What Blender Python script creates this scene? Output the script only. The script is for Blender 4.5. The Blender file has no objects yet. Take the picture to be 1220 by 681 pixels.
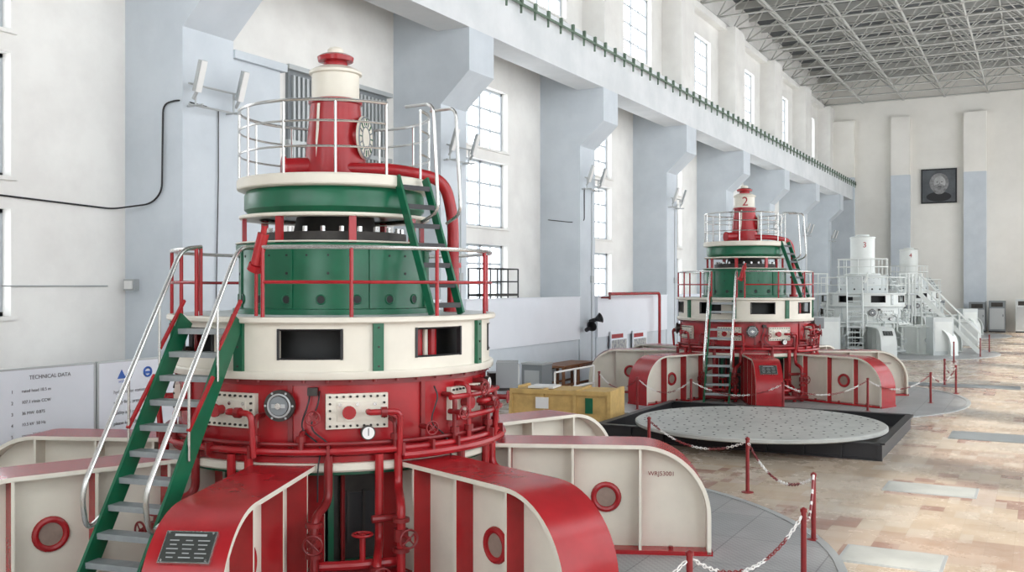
import bpy, math, random, bmesh
from mathutils import Vector, Matrix
random.seed(3)
TH = math.radians(28.2)
sc = bpy.context.scene
try:
    sc.view_settings.view_transform = 'Standard'
except Exception: pass

# ---------------------------------------------------------------- materials
def mat(name, col, rough=0.5, metal=0.0, var=0.0, scale=3.0, col2=None, bump=0.0, detail=4, coat=0.0, emit=0):
    m = bpy.data.materials.new(name); m.use_nodes = True
    nt = m.node_tree; b = nt.nodes['Principled BSDF']
    b.inputs['Base Color'].default_value = (*col, 1)
    b.inputs['Roughness'].default_value = rough
    b.inputs['Metallic'].default_value = metal
    if coat: b.inputs['Coat Weight'].default_value = coat
    if var or col2 or bump:
        tc = nt.nodes.new('ShaderNodeTexCoord')
        n = nt.nodes.new('ShaderNodeTexNoise'); n.inputs['Scale'].default_value = scale
        n.inputs['Detail'].default_value = detail; n.inputs['Roughness'].default_value = 0.6
        nt.links.new(tc.outputs['Object'], n.inputs['Vector'])
        if var or col2:
            r = nt.nodes.new('ShaderNodeValToRGB')
            r.color_ramp.elements[0].position = 0.35; r.color_ramp.elements[1].position = 0.62
            c2 = col2 if col2 else tuple(c*(1-var) for c in col)
            r.color_ramp.elements[0].color = (*c2, 1); r.color_ramp.elements[1].color = (*col, 1)
            nt.links.new(n.outputs['Fac'], r.inputs['Fac'])
            nt.links.new(r.outputs['Color'], b.inputs['Base Color'])
        if bump:
            bp = nt.nodes.new('ShaderNodeBump'); bp.inputs['Strength'].default_value = bump; bp.inputs['Distance'].default_value = 0.02
            nt.links.new(n.outputs['Fac'], bp.inputs['Height']); nt.links.new(bp.outputs['Normal'], b.inputs['Normal'])
    return m

RED = mat('red_paint', (0.38, 0.013, 0.018), 0.27, 0, 0.2, 2.5)
DRED = mat('dark_red_paint', (0.24, 0.014, 0.016), 0.36, 0, 0.25, 4)
GREEN = mat('green_paint', (0.002, 0.115, 0.052), 0.30, 0, 0.2, 2.5)
CREAM = mat('cream_paint', (0.74, 0.70, 0.60), 0.40, 0, 0.08, 2.0)
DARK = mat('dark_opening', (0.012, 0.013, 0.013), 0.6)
DGREY = mat('dark_steel', (0.05, 0.045, 0.04), 0.5, 0.4, 0.3, 6)
STEEL = mat('brushed_steel', (0.62, 0.62, 0.60), 0.25, 0.9)
TREAD = mat('tread_steel', (0.34, 0.37, 0.38), 0.45, 0.4, 0.15, 8)
BLACK = mat('black_paint', (0.015, 0.015, 0.017), 0.45)
GAUGEW = mat('gauge_face', (0.8, 0.8, 0.78), 0.3)
GREYB = mat('grey_box_paint', (0.20, 0.22, 0.23), 0.45)
OCUL = mat('oculus_cover', (0.30, 0.22, 0.18), 0.5, 0, .2, 8)
GW = mat('grey_white_paint', (0.76, 0.79, 0.76), 0.45, 0, 0.06, 2)
GW2 = mat('light_grey_paint', (0.64, 0.68, 0.67), 0.45, 0, 0.08, 2)
WALLW = mat('wall_plaster_white', (0.87, 0.86, 0.82), 0.85, 0, 0, 0.9, col2=(0.79, 0.775, 0.74), bump=0.35, detail=10)
WALLF = mat('wall_plaster_far', (0.88, 0.86, 0.80), 0.85, 0, 0, 0.35, col2=(0.81, 0.79, 0.73), bump=0.1, detail=6)
COLB = mat('column_blue_grey', (0.63, 0.68, 0.72), 0.8, 0, 0, 0.8, col2=(0.56, 0.61, 0.65), bump=0.25, detail=10)
BEAMM = mat('beam_paint', (0.76, 0.78, 0.79), 0.8, 0, 0, 0.7, col2=(0.66, 0.69, 0.70), detail=8)
FRAME = mat('window_frame_paint', (0.48, 0.52, 0.55), 0.5)
DECK = mat('roof_deck', (0.12, 0.13, 0.135), 0.8, 0, 0.25, 0.6)
TRUSS = mat('truss_paint', (0.50, 0.50, 0.47), 0.5)
BOARD = mat('board_white', (0.82, 0.85, 0.90), 0.5, 0, 0.03, 1)
BLUE = mat('logo_blue', (0.03, 0.12, 0.45), 0.5)
TXT = mat('text_grey', (0.12, 0.12, 0.13), 0.6)
CRATE = mat('tan_plywood', (0.60, 0.40, 0.14), 0.6, 0, 0.2, 5)
WOOD = mat('brown_wood', (0.25, 0.11, 0.05), 0.5, 0, 0.3, 6)
GRAILM = mat('rail_green', (0.15, 0.22, 0.16), 0.6, 0, 0.3, 6)
CHW = mat('chain_white', (0.8, 0.78, 0.75), 0.4)
PLQ = mat('plaque_metal', (0.07, 0.075, 0.07), 0.35, 0.5)
LAMPG = mat('lamp_grey', (0.45, 0.47, 0.47), 0.4, 0.3)

def plate_mat(name, c1, c2, seam, scale):
    m = bpy.data.materials.new(name); m.use_nodes = True; nt = m.node_tree; b = nt.nodes['Principled BSDF']
    tc = nt.nodes.new('ShaderNodeTexCoord')
    br = nt.nodes.new('ShaderNodeTexBrick'); br.inputs['Scale'].default_value = scale
    br.inputs['Color1'].default_value = (*c1, 1); br.inputs['Color2'].default_value = (*c2, 1); br.inputs['Mortar'].default_value = (*seam, 1)
    br.inputs['Mortar Size'].default_value = 0.008; br.offset = 0.0; br.inputs['Brick Width'].default_value = 0.6; br.inputs['Row Height'].default_value = 1.2
    nt.links.new(tc.outputs['Object'], br.inputs['Vector'])
    ch = nt.nodes.new('ShaderNodeTexChecker'); ch.inputs['Scale'].default_value = 22
    ch.inputs['Color1'].default_value = (1, 1, 1, 1); ch.inputs['Color2'].default_value = (.80, .80, .80, 1)
    nt.links.new(tc.outputs['Object'], ch.inputs['Vector'])
    n = nt.nodes.new('ShaderNodeTexNoise'); n.inputs['Scale'].default_value = 1.7; n.inputs['Detail'].default_value = 8
    nt.links.new(tc.outputs['Object'], n.inputs['Vector'])
    mx = nt.nodes.new('ShaderNodeMixRGB'); mx.blend_type = 'MULTIPLY'; mx.inputs['Fac'].default_value = 0.5
    mc = nt.nodes.new('ShaderNodeMixRGB'); mc.blend_type = 'MULTIPLY'; mc.inputs['Fac'].default_value = 1
    nt.links.new(br.outputs['Color'], mc.inputs['Color1']); nt.links.new(ch.outputs['Color'], mc.inputs['Color2'])
    nt.links.new(mc.outputs['Color'], mx.inputs['Color1'])
    r = nt.nodes.new('ShaderNodeValToRGB'); r.color_ramp.elements[0].position = .3; r.color_ramp.elements[1].position = .7
    r.color_ramp.elements[0].color = (.6, .6, .6, 1)
    nt.links.new(n.outputs['Fac'], r.inputs['Fac']); nt.links.new(r.outputs['Color'], mx.inputs['Color2'])
    nt.links.new(mx.outputs['Color'], b.inputs['Base Color'])
    b.inputs['Roughness'].default_value = 0.42
    return m
DISCM = plate_mat('floor_plate_grey', (0.36, 0.37, 0.37), (0.40, 0.40, 0.395), (0.22, 0.22, 0.22), 1.0)
PERF = mat('perforated_plate', (0.47, 0.48, 0.45), 0.4, 0, 0, 1.5, col2=(0.36, 0.37, 0.35), detail=8)

def floor_mat():
    m = bpy.data.materials.new('mosaic_floor'); m.use_nodes = True; nt = m.node_tree; b = nt.nodes['Principled BSDF']
    L = nt.links.new; N = nt.nodes.new
    tc = N('ShaderNodeTexCoord')
    def snap(sx, sy):
        v = N('ShaderNodeVectorMath'); v.operation = 'SNAP'; v.inputs[1].default_value = (sx, sy, 1); L(tc.outputs['Object'], v.inputs[0]); return v
    def ramp(src, stops, const=True):
        r = N('ShaderNodeValToRGB'); e = r.color_ramp.elements
        if const: r.color_ramp.interpolation = 'CONSTANT'
        e[0].position = stops[0][0]; e[0].color = (*stops[0][1], 1); e[1].position = stops[1][0]; e[1].color = (*stops[1][1], 1)
        for p, c in stops[2:]:
            x = e.new(p); x.color = (*c, 1)
        L(src, r.inputs['Fac']); return r
    s1 = snap(1.8, 1.2); w1 = N('ShaderNodeTexWhiteNoise'); w1.noise_dimensions = '2D'; L(s1.outputs[0], w1.inputs['Vector'])
    base = ramp(w1.outputs['Value'], [(0, (.50, .39, .28)), (.35, (.54, .45, .35)), (.65, (.46, .35, .25)), (.82, (.53, .41, .31)), (.93, (.41, .28, .20))])
    s2 = snap(.30, .30); n2 = N('ShaderNodeTexNoise'); n2.inputs['Scale'].default_value = .42; n2.inputs['Detail'].default_value = 3.5; n2.inputs['Roughness'].default_value = .65
    L(s2.outputs[0], n2.inputs['Vector'])
    k2 = ramp(n2.outputs['Fac'], [(0, (0, 0, 0)), (.55, (.9, .9, .9)), (.61, (.35, .35, .35)), (.645, (.9, .9, .9))])
    mx0 = N('ShaderNodeMixRGB'); L(k2.outputs['Color'], mx0.inputs['Fac']); L(base.outputs['Color'], mx0.inputs['Color1']); mx0.inputs['Color2'].default_value = (.29, .135, .095, 1)
    s3 = snap(.15, .45); n3 = N('ShaderNodeTexNoise'); n3.inputs['Scale'].default_value = .6; n3.inputs['Detail'].default_value = 5; n3.inputs['Roughness'].default_value = .75
    mp = N('ShaderNodeMapping'); mp.inputs['Location'].default_value = (17, 5, 0); L(s3.outputs[0], mp.inputs['Vector']); L(mp.outputs['Vector'], n3.inputs['Vector'])
    k3 = ramp(n3.outputs['Fac'], [(0, (0, 0, 0)), (.57, (.6, .6, .6))])
    mx1 = N('ShaderNodeMixRGB'); L(k3.outputs['Color'], mx1.inputs['Fac']); L(mx0.outputs['Color'], mx1.inputs['Color1']); mx1.inputs['Color2'].default_value = (.60, .53, .44, 1)
    br = N('ShaderNodeTexBrick'); br.offset = 0.0; br.inputs['Scale'].default_value = 1.0
    br.inputs['Brick Width'].default_value = 0.30; br.inputs['Row Height'].default_value = 0.30; br.inputs['Mortar Size'].default_value = 0.004
    br.inputs['Color1'].default_value = (1, 1, 1, 1); br.inputs['Color2'].default_value = (.84, .80, .77, 1); br.inputs['Mortar'].default_value = (.75, .73, .70, 1)
    L(tc.outputs['Object'], br.inputs['Vector'])
    mx = N('ShaderNodeMixRGB'); mx.blend_type = 'MULTIPLY'; mx.inputs['Fac'].default_value = 0.8
    L(mx1.outputs['Color'], mx.inputs['Color1']); L(br.outputs['Color'], mx.inputs['Color2'])
    n = N('ShaderNodeTexNoise'); n.inputs['Scale'].default_value = 1.1; n.inputs['Detail'].default_value = 12; n.inputs['Roughness'].default_value = .72
    L(tc.outputs['Object'], n.inputs['Vector'])
    r2 = ramp(n.outputs['Fac'], [(.38, (0, 0, 0)), (.62, (1, 1, 1))], False)
    mx2 = N('ShaderNodeMixRGB'); mx2.inputs['Color2'].default_value = (.53, .47, .40, 1)
    mt = N('ShaderNodeMath'); mt.operation = 'MULTIPLY'; mt.inputs[1].default_value = .45; L(r2.outputs['Color'], mt.inputs[0]); L(mt.outputs[0], mx2.inputs['Fac'])
    L(mx.outputs['Color'], mx2.inputs['Color1'])
    L(mx2.outputs['Color'], b.inputs['Base Color'])
    rr = N('ShaderNodeMapRange'); rr.inputs['From Min'].default_value = .3; rr.inputs['From Max'].default_value = .7; rr.inputs['To Min'].default_value = .12; rr.inputs['To Max'].default_value = .38
    L(n.outputs['Fac'], rr.inputs['Value']); L(rr.outputs['Result'], b.inputs['Roughness'])
    return m
FLOORM = floor_mat()

# ---------------------------------------------------------------- mesh builder
class MB:
    def __init__(s): s.v = []; s.f = []; s.mi = []; s.mats = []; s.M = Matrix.Identity(4)
    def idx(s, m):
        if m not in s.mats: s.mats.append(m)
        return s.mats.index(m)
    def add(s, vs, fs, m):
        o = len(s.v)
        s.v += [tuple(s.M @ Vector(p)) for p in vs]
        if isinstance(m, (list, tuple)):
            for f, mm in zip(fs, m): s.f.append([i+o for i in f]); s.mi.append(s.idx(mm))
        else:
            k = s.idx(m)
            for f in fs: s.f.append([i+o for i in f]); s.mi.append(k)
    def box(s, c, d, m):
        x, y, z = c; a, b, h = d[0]/2, d[1]/2, d[2]/2
        vs = [(x-a, y-b, z-h), (x+a, y-b, z-h), (x+a, y+b, z-h), (x-a, y+b, z-h), (x-a, y-b, z+h), (x+a, y-b, z+h), (x+a, y+b, z+h), (x-a, y+b, z+h)]
        s.add(vs, [(3, 2, 1, 0), (4, 5, 6, 7), (0, 1, 5, 4), (1, 2, 6, 5), (2, 3, 7, 6), (3, 0, 4, 7)], m)
    def box2(s, lo, hi, m):
        s.box([(lo[i]+hi[i])/2 for i in range(3)], [hi[i]-lo[i] for i in range(3)], m)
    def lathe(s, prof, m, segs=96, skip=None, a0=0.0, a1=360.0):
        full = abs(a1-a0-360) < 1e-6
        n = segs if full else segs+1
        vs = []
        for r, z in prof:
            for i in range(n):
                a = math.radians(a0+(a1-a0)*i/segs); vs.append((r*math.cos(a), r*math.sin(a), z))
        fs = []
        for j in range(len(prof)-1):
            for i in range(segs):
                if skip and skip(j, a0+(a1-a0)*(i+.5)/segs): continue
                k = (i+1) % n
                fs.append((j*n+i, j*n+k, (j+1)*n+k, (j+1)*n+i))
        s.add(vs, fs, m)
    def beam(s, p0, p1, w, h, m, side=None):
        p0 = Vector(p0); p1 = Vector(p1); d = (p1-p0).normalized()
        if side is None:
            side = Vector((0, 0, 1)).cross(d)
            if side.length < 1e-4: side = Vector((1, 0, 0))
        side = Vector(side).normalized(); up = d.cross(side).normalized()
        vs = []
        for p in (p0, p1):
            for a, b in ((-1, -1), (1, -1), (1, 1), (-1, 1)):
                vs.append(tuple(p+side*a*w/2+up*b*h/2))
        s.add(vs, [(0, 1, 2, 3), (7, 6, 5, 4), (0, 4, 5, 1), (1, 5, 6, 2), (2, 6, 7, 3), (3, 7, 4, 0)], m)
    def tube(s, pts, r, m, segs=8, closed=False, mats2=None):
        pts = [Vector(p) for p in pts]; n = len(pts)
        T = []
        for i in range(n):
            if closed: t = pts[(i+1) % n]-pts[i-1]
            else: t = pts[min(i+1, n-1)]-pts[max(i-1, 0)]
            T.append(t.normalized())
        u = T[0].cross(Vector((0, 0, 1)))
        if u.length < 1e-3: u = T[0].cross(Vector((1, 0, 0)))
        u.normalize(); vs = []
        for i in range(n):
            u = (u-T[i]*u.dot(T[i]))
            if u.length < 1e-5: u = T[i].orthogonal()
            u.normalize(); w = T[i].cross(u)
            for k in range(segs):
                a = 2*math.pi*k/segs; vs.append(tuple(pts[i]+u*r*math.cos(a)+w*r*math.sin(a)))
        fs = []; ms = []
        for i in range(n if closed else n-1):
            j = (i+1) % n
            for k in range(segs):
                l = (k+1) % segs; fs.append((i*segs+k, i*segs+l, j*segs+l, j*segs+k))
                ms.append(mats2[i % len(mats2)] if mats2 else m)
        if not closed:
            fs.append(tuple(range(segs))); fs.append(tuple(range((n-1)*segs, n*segs)))
            ms += [ms[0], ms[-1]]
        s.add(vs, fs, ms)
    def cyl(s, p0, p1, r, m, segs=16): s.tube([p0, p1], r, m, segs)
    def arc(s, R, z, a0, a1, r, m, step=5, segs=6):
        n = max(2, int(abs(a1-a0)/step)+1)
        s.tube([(R*math.cos(math.radians(a0+(a1-a0)*i/(n-1))), R*math.sin(math.radians(a0+(a1-a0)*i/(n-1))), z) for i in range(n)], r, m, segs)
    def ring(s, c, ax, R, r, m, n=20, segs=6):
        ax = Vector(ax).normalized(); u = ax.orthogonal().normalized(); w = ax.cross(u); c = Vector(c)
        s.tube([c+u*R*math.cos(2*math.pi*i/n)+w*R*math.sin(2*math.pi*i/n) for i in range(n)], r, m, segs, closed=True)
    def wheel(s, c, ax, R, m):
        s.ring(c, ax, R, R*0.13, m); ax = Vector(ax).normalized(); u = ax.orthogonal().normalized(); w = ax.cross(u); c = Vector(c)
        for k in range(2):
            d = u if k == 0 else w
            s.cyl(c-d*R, c+d*R, R*.09, m, 6)
        s.cyl(c-ax*R*1.1, c+ax*R*.15, R*.14, m, 8)
    def ext(s, poly, axis, a, b, m):
        def mk(p, t):
            l = list(p); l.insert(axis, t); return tuple(l)
        n = len(poly)
        vs = [mk(p, a) for p in poly]+[mk(p, b) for p in poly]
        fs = [tuple(range(n)), tuple(range(2*n-1, n-1, -1))]+[(i, (i+1) % n, n+(i+1) % n, n+i) for i in range(n)]
        s.add(vs, fs, m)
    def build(s, name, parent=None, smooth=True, loc=None):
        me = bpy.data.meshes.new(name); me.from_pydata(s.v, [], s.f)
        for m in s.mats: me.materials.append(m)
        me.polygons.foreach_set('material_index', s.mi)
        bm = bmesh.new(); bm.from_mesh(me); bmesh.ops.recalc_face_normals(bm, faces=bm.faces); bm.to_mesh(me); bm.free()
        if smooth:
            me.polygons.foreach_set('use_smooth', [True]*len(me.polygons))
            try: me.set_sharp_from_angle(angle=math.radians(32))
            except Exception: pass
        me.update()
        o = bpy.data.objects.new(name, me); sc.collection.objects.link(o)
        if parent: o.parent = parent
        if loc: o.location = loc
        return o

def rpath(pts, rad, n=5):
    pts = [Vector(p) for p in pts]; out = [pts[0]]
    for i in range(1, len(pts)-1):
        a = (pts[i-1]-pts[i]); b = (pts[i+1]-pts[i]); r = min(rad, a.length*.45, b.length*.45)
        A = pts[i]+a.normalized()*r; B = pts[i]+b.normalized()*r
        for k in range(n+1):
            t = k/n; out.append(A*(1-t)**2+pts[i]*2*t*(1-t)+B*t*t)
    out.append(pts[-1]); return out

def text(name, body, size, m, loc, rot, parent=None, ext=0.003, align='CENTER'):
    c = bpy.data.curves.new(name, 'FONT'); c.body = body; c.size = size; c.extrude = ext; c.align_x = align; c.align_y = 'CENTER'
    c.materials.append(m); o = bpy.data.objects.new(name, c); sc.collection.objects.link(o)
    o.location = loc; o.rotation_euler = rot
    if parent: o.parent = parent
    return o
def empty(name, loc=(0, 0, 0), rz=0):
    o = bpy.data.objects.new(name, None); sc.collection.objects.link(o); o.location = loc; o.rotation_euler = (0, 0, rz); o.empty_display_size = .3
    return o
def P(phi, R, z):
    a = math.radians(phi); return Vector((R*math.cos(a), R*math.sin(a), z))
def ringM(phi, R, z): return Matrix.Rotation(math.radians(phi), 4, 'Z') @ Matrix.Translation((R, 0, z))

# ---------------------------------------------------------------- generator
ARM0 = -5.5
def generator(X, Y, pal, number=None, tall=True, gallery=False):
    red, dred, green, cream, steel, tread = pal
    ocul = OCUL if tall else GW2
    root = empty('hydro_generator', (X, Y, 0), TH)
    mb = MB()
    TOPZ = 1.26; RO = 4.45; AR = 0.8; W = 0.66; T = 0.045
    outer = [(1.3, TOPZ), (RO-AR, TOPZ)]+[(RO-AR+AR*math.sin(math.radians(a)), TOPZ-AR+AR*math.cos(math.radians(a))) for a in range(6, 91, 6)]+[(RO, 0.03)]
    inner = [(1.3, TOPZ-T), (RO-AR, TOPZ-T)]+[(RO-AR+(AR-T)*math.sin(math.radians(a)), TOPZ-AR+(AR-T)*math.cos(math.radians(a))) for a in range(6, 91, 6)]+[(RO-T, 0.03)]
    for k in range(8):
        phi = ARM0+45*k
        mb.M = Matrix.Rotation(math.radians(phi), 4, 'Z')
        n = len(outer)
        vs = [(r, -W/2, z) for r, z in outer]+[(r, W/2, z) for r, z in outer]+[(r, -W/2, z) for r, z in inner]+[(r, W/2, z) for r, z in inner]
        fs = []; ms = []
        for i in range(n-1):
            fs += [(i, i+1, n+i+1, n+i), (2*n+i, 3*n+i, 3*n+i+1, 2*n+i+1), (i, 2*n+i, 2*n+i+1, i+1), (n+i, n+i+1, 3*n+i+1, 3*n+i)]
            ms += [red, cream, cream, cream]
        fs.append((n-1, 2*n-1, 4*n-1, 3*n-1)); ms.append(red)
        fs.append((0, n, 3*n, 2*n)); ms.append(red)
        mb.add(vs, fs, ms)
        mb.ext([(r, z) for r, z in inner]+[(1.3, 0.03)], 1, -.11, .11, cream)
        mb.box2((1.3, -W/2, 0.0), (RO+.02, W/2, 0.06), red)
        for sgn in (-1, 1):
            for rr in (1.55, 2.15, 2.88, 3.65):
                h = TOPZ-T if rr < RO-AR else TOPZ-AR+math.sqrt(max(0, (AR-T)**2-(rr-RO+AR)**2))
                y0, y1 = (.11, .315) if sgn > 0 else (-.315, -.11)
                vs = [(rr-.015, y0, .06), (rr+.015, y0, .06), (rr+.015, y1, .06), (rr-.015, y1, .06), (rr-.015, y0, h), (rr+.015, y0, h), (rr+.015, y1, h), (rr-.015, y1, h)]
                mb.add(vs, [(3, 2, 1, 0), (4, 5, 6, 7), (0, 1, 5, 4), (1, 2, 6, 5), (2, 3, 7, 6), (3, 0, 4, 7)], [cream, cream, cream, red, cream, red if rr < 2 else cream])
            mb.ring((3.26, sgn*.118, .62), (0, 1, 0), .145, .034, red, 24, 8)
            mb.cyl((3.26, sgn*.11, .62), (3.26, sgn*.122, .62), .12, ocul, 20)
            for rr in (1.9, 2.5, 3.2, 4.0):
                mb.cyl((rr, sgn*.25, .06), (rr, sgn*.25, .10), .03, dred, 6)
            mb.beam((1.35, sgn*.2, TOPZ-T-.01), (RO-AR, sgn*.2, TOPZ-T-.01), .02, .02, cream)
    mb.M = Matrix.Identity(4)
    mb.build('radial_arms', root)
    mb = MB()
    a = math.radians(46)
    mb.M = Matrix.Rotation(math.radians(ARM0-90), 4, 'Z') @ Matrix.Translation((RO-AR+(AR+.012)*math.sin(a), .0, TOPZ-AR+(AR+.012)*math.cos(a))) @ Matrix.Rotation(a, 4, 'Y')
    mb.box((0, 0, 0), (.28, .42, .03), cream if not tall else STEEL)
    mb.box((0, 0, .006), (.26, .40, .03), PLQ)
    for i in range(6):
        for j in range(3 if i else 1):
            if i: mb.box((-.09+i*.037, -.12+j*.12, .0215), (.008, .095-((i+j) % 3)*.02, .003), LAMPG)
            else: mb.box((-.10, 0, .0215), (.018, .26, .003), LAMPG)
    for sx in (-.12, .12):
        for sy in (-.18, .18): mb.cyl((sx, sy, .02), (sx, sy, .028), .01, STEEL, 8)
    mb.build('name_plaque', root)
    # --- lower core
    mb = MB()
    mb.lathe([(0, 0.02), (1.40, 0.02), (1.40, 1.2), (0, 1.2)], DARK, 64)
    for k in range(8):
        phi = -71.5+45*k+3.5
        mb.M = ringM(phi, 1.40, 0)
        mb.box((0.0, 0, .58), (.05, .70, .95), DGREY)
        for y in (-.36, .36): mb.box((.04, y, .6), (.07, .06, 1.1), green)
        for z in (.13, 1.1): mb.box((.04, 0, z), (.06, .76, .06), green)
        mb.box((.03, 0, .62), (.02, .5, .5), BLACK)
        for y in (-.17, .0, .17): mb.box((.05, y, .62), (.02, .03, .55), DGREY)
        for y in (-.24, .24):
            mb.cyl((.10, y, .0), (.10, y, 1.15), .025, dred, 8)
    mb.M = Matrix.Identity(4)
    mb.lathe([(1.3, 1.18), (1.93, 1.18), (1.95, 1.20), (1.95, 1.25), (1.93, 1.27), (1.3, 1.27)], cream, 96)
    mb.lathe([(1.3, 1.14), (1.86, 1.14), (1.86, 1.18)], green, 96)
    mb.lathe([(1.3, 0.0), (1.62, 0.0), (1.62, 0.12), (1.3, 0.12)], dred, 64)
    mb.build('stator_pit_frame', root)
    # --- red drum
    mb = MB()
    mb.lathe([(1.80, 1.27), (1.80, 2.12)], red, 96)
    mb.lathe([(1.80, 1.27), (1.87, 1.27), (1.87, 1.33), (1.80, 1.33)], red, 96)
    mb.lathe([(1.78, 2.12), (1.90, 2.12), (1.91, 2.14), (1.91, 2.185), (1.90, 2.20), (1.78, 2.20)], cream, 96)
    mb.lathe([(1.80, 2.06), (1.83, 2.06), (1.83, 2.12)], dred, 96)
    for i in range(48):
        p = P(i*7.5, 1.86, 2.09); mb.cyl(p, p+Vector((0, 0, .03)), .018, dred, 6)
    for phi in range(0, 360, 45):
        mb.M = ringM(phi-49.5, 1.80, 0); mb.box((.01, 0, 1.7), (.03, .05, .8), dred)
    for phi in (-116, -73, -28, 17, 62, 107, 152, 197):
        mb.M = ringM(phi, 1.805, 1.79)
        mb.box((.0, 0, 0), (.06, .64, .36), cream)
        mb.box((.03, 0, 0), (.03, .42, .20), cream)
        for i in range(9):
            for z in (-.15, .15): mb.cyl((.02, -.28+i*.07, z), (.05, -.28+i*.07, z), .013, DGREY, 6)
        for z in (-.07, .01, .08):
            for y in (-.28, .28): mb.cyl((.02, y, z), (.05, y, z), .013, DGREY, 6)
        for y in (-.18, 0, .18): mb.cyl((.04, y, .07), (.052, y, .07), .02, STEEL, 8)
        mb.cyl((.03, -.10, 0), (.16, -.10, 0), .05, red, 12)
        mb.cyl((.14, -.10, 0), (.17, -.10, 0), .07, red, 14)
        mb.tube(rpath([(.12, .10, 0), (.20, .10, 0), (.20, .42, 0), (.16, .42, -.45)], .07), .032, red, 8)
        mb.cyl((.20, .22, 0), (.20, .28, 0), .055, dred, 10)
    mb.M = Matrix.Identity(4)
    for phi, z, r in ((-97, 1.86, .16), (-70, 1.57, .075), (-14, 1.95, .08), (80, 1.86, .16), (170, 1.86, .16)):
        mb.M = ringM(phi, 1.80, z)
        mb.cyl((0, 0, 0), (.12, 0, 0), r*.8, dred if r < .1 else DGREY, 20)
        mb.cyl((.08, 0, 0), (.13, 0, 0), r, DGREY, 28)
        mb.cyl((.12, 0, 0), (.134, 0, 0), r*.85, GAUGEW if r < .1 else DGREY, 28)
        if r > .1:
            mb.ring((.134, 0, 0), (1, 0, 0), r*.72, .012, LAMPG, 24); mb.cyl((.13, 0, 0), (.15, 0, 0), r*.6, GREYB, 20); mb.box((.152, 0, .0), (.006, r*.9, r*.24), LAMPG); mb.cyl((.14, 0, 0), (.17, 0, 0), r*.2, STEEL, 12)
            for k in range(6): mb.cyl((.12, r*.9*math.cos(k*1.047), r*.9*math.sin(k*1.047)), (.14, r*.9*math.cos(k*1.047), r*.9*math.sin(k*1.047)), .012, LAMPG, 6)
        else: mb.box((.137, 0, .01), (.004, r*.1, r*1.0), BLACK)
    mb.M = Matrix.Identity(4)
    mb.build('lower_drum', root)
    # --- pipework
    mb = MB()
    mb.arc(1.98, 1.40, -175, 10, .035, red, 4, 8)
    mb.arc(1.94, 1.47, -175, 10, .022, dred, 4, 8)
    mb.arc(2.02, 1.33, -60, 10, .045, red, 4, 8)
    for phi in (-165, -150, -130, -120, -105, -82, -60, -50, -40, -20, -8):
        p = P(phi, 1.83, 1.40); mb.beam(p, P(phi, 2.05, 1.40), .03, .13, dred)
    for phi, z1 in ((-104, 1.75), (-90, 1.58), (-62, 1.7), (-40, 1.9), (-33, 2.0), (-20, 2.0), (-12, 1.9), (-128, 1.6), (-140, 1.75)):
        mb.tube(rpath([P(phi, 1.80, z1), P(phi, 1.98, z1), P(phi, 1.98, 1.4)], .08), .028, red if phi % 2 else dred, 8)
        mb.cyl(P(phi, 1.98, 1.50), P(phi, 1.98, 1.56), .05, dred, 8)
    mb.arc(1.98, 1.88, -42, -8, .03, red, 4, 8)
    mb.arc(2.0, 1.66, -40, -5, .035, red, 4, 8)
    for phi, z in ((-40, 1.72), (-30, 1.95), (-22, 1.75), (-10, 1.78), (-52, 1.6), (-86, 1.76)):
        p = P(phi, 1.9, z); q = P(phi, 2.12, z); mb.cyl(p, q, .03, dred, 8); mb.wheel(q, q-p, .07, dred)
    for ph, zz in ((-88, 2.0), (-85, 2.0), (-45, 2.0)):
        mb.tube(rpath([P(ph, 1.83, zz), P(ph, 1.90, zz-.1), P(ph-3, 1.88, 1.62), P(ph+4, 1.9, 1.45), P(ph+3, 2.0, 1.25), P(ph+3, 2.02, .9)], .1), .009, BLACK, 6)
    mb.M = ringM(-87, 1.86, 2.0); mb.box((0, 0, 0), (.08, .10, .08), DGREY); mb.M = Matrix.Identity(4)
    for base in (-73, -118, -28, -163):
        for d, zr in ((-9, .9), (6, .45), (12, 1.0)):
            ph = base+d
            mb.tube(rpath([P(ph, 1.98, 1.36), P(ph, 1.98, zr), P(ph-3, 2.35, zr-.1), P(ph-3, 2.35, .02)], .12), .045, dred if d < 0 else red, 10)
            for zf in (.45, .75):
                if zf < zr-.1: mb.cyl(P(ph-3, 2.35, zf-.02), P(ph-3, 2.35, zf+.02), .085, dred, 12)
            q = P(ph-3, 2.35, .60 if zr > .7 else .25); mb.cyl(q-Vector((0, 0, .06)), q+Vector((0, 0, .06)), .075, dred, 10)
            mb.cyl(q, q+P(ph, .2, 0), .025, dred, 8); mb.wheel(q+P(ph, .2, 0), P(ph, 1, 0), .09, dred)
        mb.arc(2.2, .30, base-11, base+11, .05, red, 3, 10)
        mb.arc(2.1, .72, base+3, base+12, .04, dred, 3, 10)
        mb.arc(2.45, .14, base-11, base+11, .06, dred, 3, 10)
        q = P(base, 2.2, .30); mb.cyl(q, q+Vector((0, 0, .3)), .03, red, 8); mb.wheel(q+Vector((0, 0, .3)), (0, 0, 1), .10, red)
    mb.M = ringM(-1, 2.08, 2.02); mb.box((0, 0, 0), (.26, .40, .30), GREYB); mb.box((.135, 0, 0), (.02, .32, .22), LAMPG); mb.M = Matrix.Identity(4)
    mb.M = ringM(9, 1.99, 1.9); mb.box((0, 0, 0), (.25, .25, .22), BLACK); mb.M = Matrix.Identity(4)
    mb.build('cooling_pipework', root)
    # --- cream band with openings
    mb = MB()
    def sk(j, a):
        if j != 1: return False
        d = (a+88+22.5) % 45-22.5
        return abs(d) < 10.1
    mb.lathe([(1.86, 2.20), (1.86, 2.33), (1.86, 2.63), (1.86, 2.70)], cream, 144, sk)
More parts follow.
